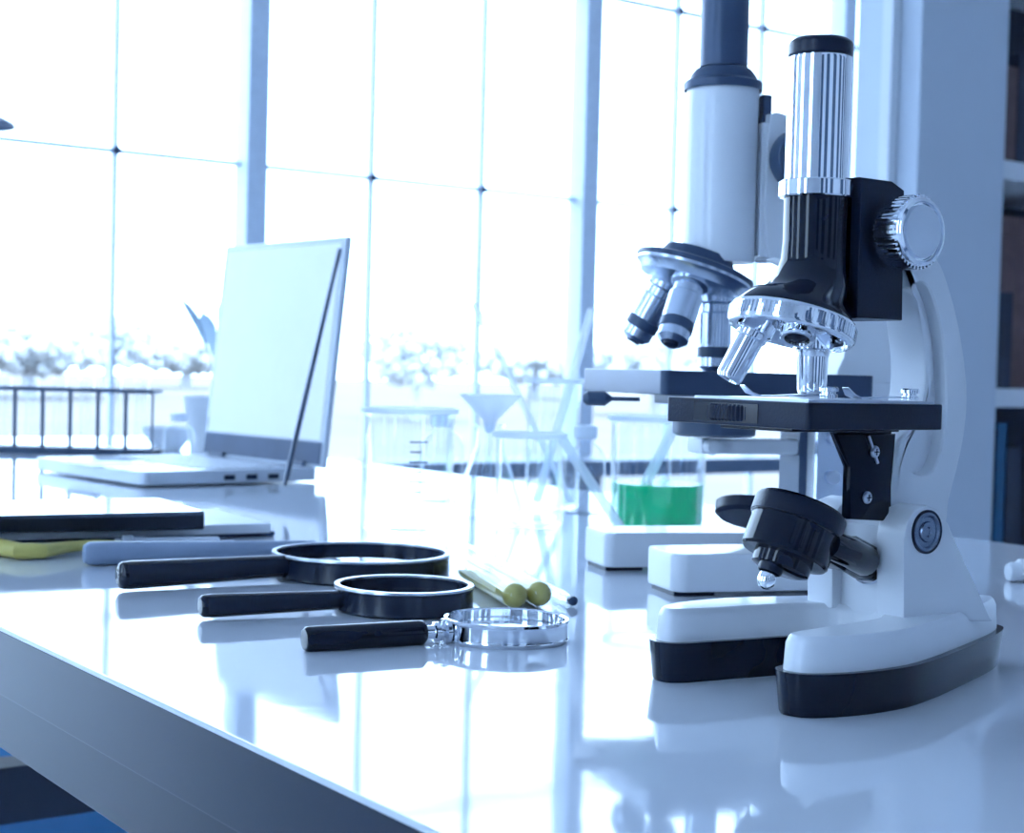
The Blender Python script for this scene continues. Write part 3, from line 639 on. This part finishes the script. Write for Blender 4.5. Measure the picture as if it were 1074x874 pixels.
rod(bC-rgt*.013+V(0, 0, .006)-fwd*.006, atd(621, 323, dC-.02), .0038, 'white stirring rod leaning right out of the tall beaker')
e1 = onz(656, 562, .003); e2 = bB+rgt*.0265+V(0, 0, .0725); rod(e1, atd(586, 455, e2.dot(fwd)), .0038, 'white stirring rod leaning from the table against the short beaker')
dD = bD.dot(fwd)
rod(bD-rgt*.022+V(0, 0, .0075), atd(708, 446, dD-.01), .0042, 'white stirring rod standing in the green liquid beaker')
# conical flask and funnel between the beakers
f = onz(511, 545); c = f+V(f.x, f.y, 0).normalized()*.03; 
root = thing('conical_flask', 'clear conical flask carrying a glass funnel, between wide and short beaker', 'flask', c)
part('glass_wall', lathe(NB(), [(0, .0002), (.028, .0002), (.030, .003), (.029, .008), (.012, .058), (.011, .072), (.0135, .0745), (.0125, .0752), (.010, .072), (.011, .058), (.028, .008), (.027, .0025), (0, .0025)], c, seg=40), GLASS, root)
root = thing('glass_funnel', 'pale wide funnel resting in the neck of the conical flask', 'funnel', c+V(0, 0, .030))
part('cone', lathe(NB(), [(.0032, .060), (.006, .070), (.024, .089), (.0255, .090), (.0245, .0915), (.022, .0895), (.005, .072), (.002, .060)], c+V(0, 0, .008), seg=40), RODG, root)
part('stem', lathe(NB(), [(.0028, .03), (.0032, .068), (.0022, .068), (.0018, .03)], c+V(0, 0, .004), seg=16, closed=True), GLASS, root)
# reagent bottles in the background row
def bottle(px, by, r, h, label, d_=None):
    f = onz(px, by); c = f+V(f.x, f.y, 0).normalized()*r
    root = thing('reagent_bottle', label, 'bottle', c, group='small bottles at the back of the table')
    part('glass_wall', lathe(NB(), [(0, 0), (r-.002, 0), (r, .002), (r, h*.62), (r*.85, h*.72), (r*.45, h*.8), (r*.45, h*.86)], c, seg=32), GLASS, root)
    part('stopper', lathe(NB(), [(r*.4, h*.84), (r*.55, h*.86), (r*.55, h*.98), (r*.4, h), (0, h)], c, seg=24), ROD, root)
bottle(612, 541, .018, .075, 'small clear stoppered bottle between the tall beaker and the green beaker')
bottle(462, 528, .02, .08, 'small clear stoppered bottle behind the wide graduated beaker')
bottle(187, 489, .018, .06, 'small clear stoppered bottle left of the laptop screen')

# ================================================================ LEFT SIDE THINGS
# test-tube rack
ra, rb = onz(-14, 474.5), onz(160, 479); dk = (rb-ra); W = dk.length; ang = math.atan2(dk.y, dk.x)
RK = thing('test_tube_rack', 'dark wire test tube rack at the far left of the table', 'rack', ra, ang)
def lp(name, bm, m_, root=RK, **k): return part(name, bm, m_, root, local=True, **k)
hR = .083
for y in (0, .05):
    lp('top_bar', box(NB(), 0, W, y-.002, y+.002, hR-.005, hR, .0006), SLATE2); lp('bottom_bar', box(NB(), 0, W, y-.002, y+.002, .0, .006, .0006), SLATE2)
for i in range(7):
    x = W*i/6; lp('post', box(NB(), max(0, x-.0022), min(W, x+.0022), -.002, .002, .006, hR-.005), SLATE2)
for i in (0, 3, 6):
    x = W*i/6; lp('side_bar', box(NB(), max(0, x-.002), min(W, x+.002), .002, .048, hR-.005, hR), SLATE2)
lp('shelf', box(NB(), 0, W, .0, .05, .006, .0085), SLATE2)
lp('top_grid', box(NB(), 0, W, .022, .026, hR-.004, hR-.001), SLATE2)
nth = ['first', 'second', 'third', 'fourth', 'fifth', 'sixth']
for i in range(6):
    q = Matrix.Rotation(ang, 4, 'Z') @ V(W*(i+.5)/6, .0125, .0086)+ra
    root = thing('test_tube', 'pale glass test tube standing in the wire rack, %s from the left' % nth[i], 'test tube', q, group='test tubes in the wire rack')
    rr = .0085
    part('glass_wall', lathe(NB(), [(rr*sin(radians(t)), rr-rr*cos(radians(t))) for t in (0, 25, 50, 75)]+[(rr, rr), (rr, .083), (rr*1.15, .085), (rr*.9, .0855)], q, seg=24), GLASS, root)
# laptop facing -x
hn, hf = onz(336, 506), onz(211, 490)
yl = (hf-hn); WL = yl.length; al = math.atan2(yl.y, yl.x)
LP = thing('laptop', 'open pale laptop facing left with a blank bright screen', 'laptop', hn, al)
# local: x along hinge (near -> far), y towards user (-x world)
KEY = mat('pale_keys', (.72, .76, .82), .4, var=.03); SILV = mat('pale_silver', (.66, .71, .79), .25, .2, var=.03)
DB = .20
part('base', prism(NB(), rrect(0, WL, 0, DB, .012), .002, .015, bev=.001), SILV, LP, local=True)
for ky in range(5):
    for kx_ in range(13):
        x0 = .02+kx_*(WL-.04)/13; y0 = .03+ky*.019
        part('key', box(NB(), x0, x0+(WL-.04)/13-.003, y0, y0+.016, .015, .0162), KEY, LP, local=True, smooth=0)
part('touchpad', box(NB(), WL*.35, WL*.65, .14, .21, .015, .0153), KEY, LP, local=True, smooth=0)
for y in (.05, .075, .10): part('port', box(NB(), -.0006, .004, y, y+.012, .005, .010), BLACKM, LP, local=True, smooth=0)
lean = radians(6); LH = .240
ML = Matrix.Translation((0, -.004, .014)) @ Matrix.Rotation(lean, 4, 'X')
lid = part('lid', box(NB(), 0, WL, -.004, .003, 0, LH, .002, ML), SILV, LP, local=True)
part('hinge_band', box(NB(), .004, WL-.004, .003, .0042, .003, .026, 0, ML), SLATE, lid, local=True, smooth=0)
part('screen', box(NB(), .008, WL-.008, .003, .0036, .028, LH-.007, 0, ML), mat('blank_screen', (.62, .70, .82), .25, var=.02, emit=((.7, .82, 1), .32)), lid, local=True, smooth=0)
for x in (.03, WL-.05): part('hinge', lathe(NB(), [(0, 0), (.006, 0), (.006, .03), (0, .03)], (x, -.002, .014), (1, 0, 0), 16), SLATE, LP, local=True)
# dark slim rod leaning on the screen
q1 = Matrix.Translation(hn) @ Matrix.Rotation(al, 4, 'Z') @ (ML @ V(.004, .0075, .225)); q0 = atd(299, 496, (hn.dot(fwd)+.02)); q0 = onz(299, 508, .018)
solo('slim_rod', tube(NB(), [q0, q0+(q1-q0)*.02, q1], [.0012, .0026, .0022], 12), SLATE, q0, 'dark slim rod leaning diagonally across the laptop screen', 'rod')
# black case on a pale notebook
def slab_px(name, quad, z0, z1, m_, root, bev=.001):
    """quad: front-left px, front-right px on the plane z0, depth in metres away along the table"""
    a, b, dep = quad; a = onz(a[0], a[1], z0); b = onz(b[0], b[1], z0); n_ = V(-(b-a).y, (b-a).x, 0).normalized()
    pts = [a, b, b+n_*dep, a+n_*dep]
    return part(name, prism(NB(), [(p.x, p.y) for p in pts], z0, z1, bev=bev), m_, root)
o0 = onz(140, 566)
root = thing('notebook', 'pale paged notebook with dark cover under the black case', 'notebook', o0)
slab_px('bottom_cover', ((-60, 572), (288, 562), .12), 0, .003, SLATE2, root, .0005); slab_px('pages', ((-56, 569), (284, 559), .115), .003, .0095, WPLAST, root, .0005)
root = thing('flat_case', 'long flat black case lying at the left, on the notebook', 'case', onz(80, 560, .0095))
slab_px('body', ((-70, 561), (214, 556), .10), .0095, .021, mat('case_black', (.018, .03, .055), .4, var=.1), root, .002)
slab_px('lid', ((-70, 547.5), (214, 541), .10), .021, .024, mat('case_lid', (.05, .075, .12), .08, var=.05, coat=.6), root, .001)
# yellow strip and pale plastic tube
pts = [onz(x, y, .0052) for x, y in ((-30, 574), (-5, 573), (20, 578), (45, 578), (70, 574), (100, 571), (128, 570))]
sp = []
for i in range(len(pts)-1):
    for k in range(4): sp.append(pts[i].lerp(pts[i+1], k/4))
sp.append(pts[-1])
bm = tube(NB(), sp, [.005, .005, .005, .005, .0051, .0051, .0051, .005, .005, .0048, .0048, .0046, .0045, .0042, .004, .0038, .0036, .0034, .0032, .003, .0028, .0026, .0024, .002, .0015], 14)
solo('yellow_strap', bm, YELLOW, V(sp[8].x, sp[8].y, 0), 'yellow plastic strap lying in front of the black case at left edge', 'strap')
a = onz(86, 581, .0072); b = onz(330, 576, .0065); d = (b-a).normalized(); L_ = (b-a).length
root = thing('plastic_handle_tool', 'pale blue grey rounded tool handle behind the largest magnifier handle', 'tool', V(a.x, a.y, 0))
part('handle', lathe(NB(), [(0, 0), (.005, .001), (.0068, .004), (.007, .010), (.006, L_*.6), (.0055, L_), (0, L_)], a, d, 24), mat('pale_blue_plastic', (.30, .38, .52), .35, var=.05), root)
a = onz(120, 568, .006); b = onz(245, 567, .006); d = (b-a).normalized(); L_ = (b-a).length
root = thing('glass_syringe', 'slim white syringe barrel lying behind the pale blue handle', 'syringe', V(a.x, a.y, 0))
part('barrel', lathe(NB(), [(0, 0), (.0028, 0), (.0028, .004), (.0048, .005), (.0048, .011), (.0036, .012), (.0036, L_-.01), (.0012, L_-.008), (.0012, L_), (0, L_)], a+V(0, 0, -.001), d, 20), ROD, root)
# dishes between rack and laptop
def dish(px, by, r, h, label):
    f = onz(px, by); c = f+V(f.x, f.y, 0).normalized()*r
    solo('evaporating_dish', lathe(NB(), [(0, 0), (r*.45, 0), (r*.5, .002), (r*.85, h*.6), (r, h), (r*.96, h+.001), (r*.8, h*.6), (r*.45, .004), (0, .004)], c, seg=36), WPLAST, c, label, 'dish', 'white dishes at the back of the table')
dish(176, 474, .036, .03, 'white evaporating dish right of the test tube rack')
dish(120, 498, .024, .016, 'small white dish in front of the test tube rack')
# potted plant behind the laptop
pc = onz(228, 476); pc = V(pc.x, pc.y, 0)
root = thing('potted_plant', 'slender leaved plant in a white pot behind the laptop screen', 'plant', pc)
part('pot', lathe(NB(), [(0, 0), (.035, 0), (.045, .07), (.047, .075), (.042, .075), (.038, .06), (0, .06)], pc, seg=32), WPLAST, root)
LEAF2 = mat('pale_leaf', (.42, .52, .62), .5, var=.1); _t = LEAF2.node_tree
_tl = _t.nodes.new('ShaderNodeBsdfTranslucent'); _tl.inputs[0].default_value = (.7, .78, .84, 1); _mx = _t.nodes.new('ShaderNodeMixShader'); _mx.inputs[0].default_value = .8
_t.links.new(_t.nodes['Principled BSDF'].outputs[0], _mx.inputs[1]); _t.links.new(_tl.outputs[0], _mx.inputs[2]); _t.links.new(_mx.outputs[0], _t.nodes['Material Output'].inputs[0])
rnd = random.Random(3)
for k in range(7):
    a_ = rnd.uniform(0, 2*pi); ln = rnd.uniform(.03, .07); h0 = .06; rise = rnd.uniform(.10, .17)
    if k == 0: a_ = math.atan2(-rgt.y, -rgt.x); ln = .045; rise = .235
    if k == 1: a_ = math.atan2(-rgt.y, -rgt.x)+.3; ln = .03; rise = .265
    d_ = V(cos(a_), sin(a_), 0); s_ = V(-sin(a_), cos(a_), 0); bm = NB(); T = []
    for i in range(9):
        t = i/8; p_ = pc+V(0, 0, h0)+d_*(ln*t**1.3)+V(0, 0, rise*(t*1.5-.55*t*t))
        wd = .0012+.010*max(0, sin(pi*min(1, max(0, (t-.45)/.55))))**.8
        T.append([bm.verts.new(p_+s_*wd), bm.verts.new(p_+V(0, 0, .0016)), bm.verts.new(p_-s_*wd), bm.verts.new(p_-V(0, 0, .0004))])
    for A, B in zip(T, T[1:]):
        for i in range(4): bm.faces.new((A[i], A[(i+1) % 4], B[(i+1) % 4], B[i]))
    part('leaf', bm, LEAF2, root)
# small white cap at the right edge
f = onz(1072, 611)
root = thing('plastic_connector', 'small white ribbed plastic plug at the right edge of the table', 'plug', f)
part('body', lathe(NB(), [(0, -.012), (.005, -.012), (.006, -.01), (.006, .012), (.005, .014), (0, .014)], f+V(.004, 0, .006), V(.8, -.4, 0), 24), WPLAST, root)
part('grip', lathe(NB(), [(.0055, -.006), (.007, -.005), (.007, .002), (.0055, .003)], f+V(.004, 0, .007), V(.8, -.4, 0), 24, rfun=lambda i: 1 if i % 2 else .92), WPLAST, root, smooth=10)

# lift everything so that the floor is at z = 0
for o in bpy.data.objects:
    if o.parent is None: o.location.z += TZ
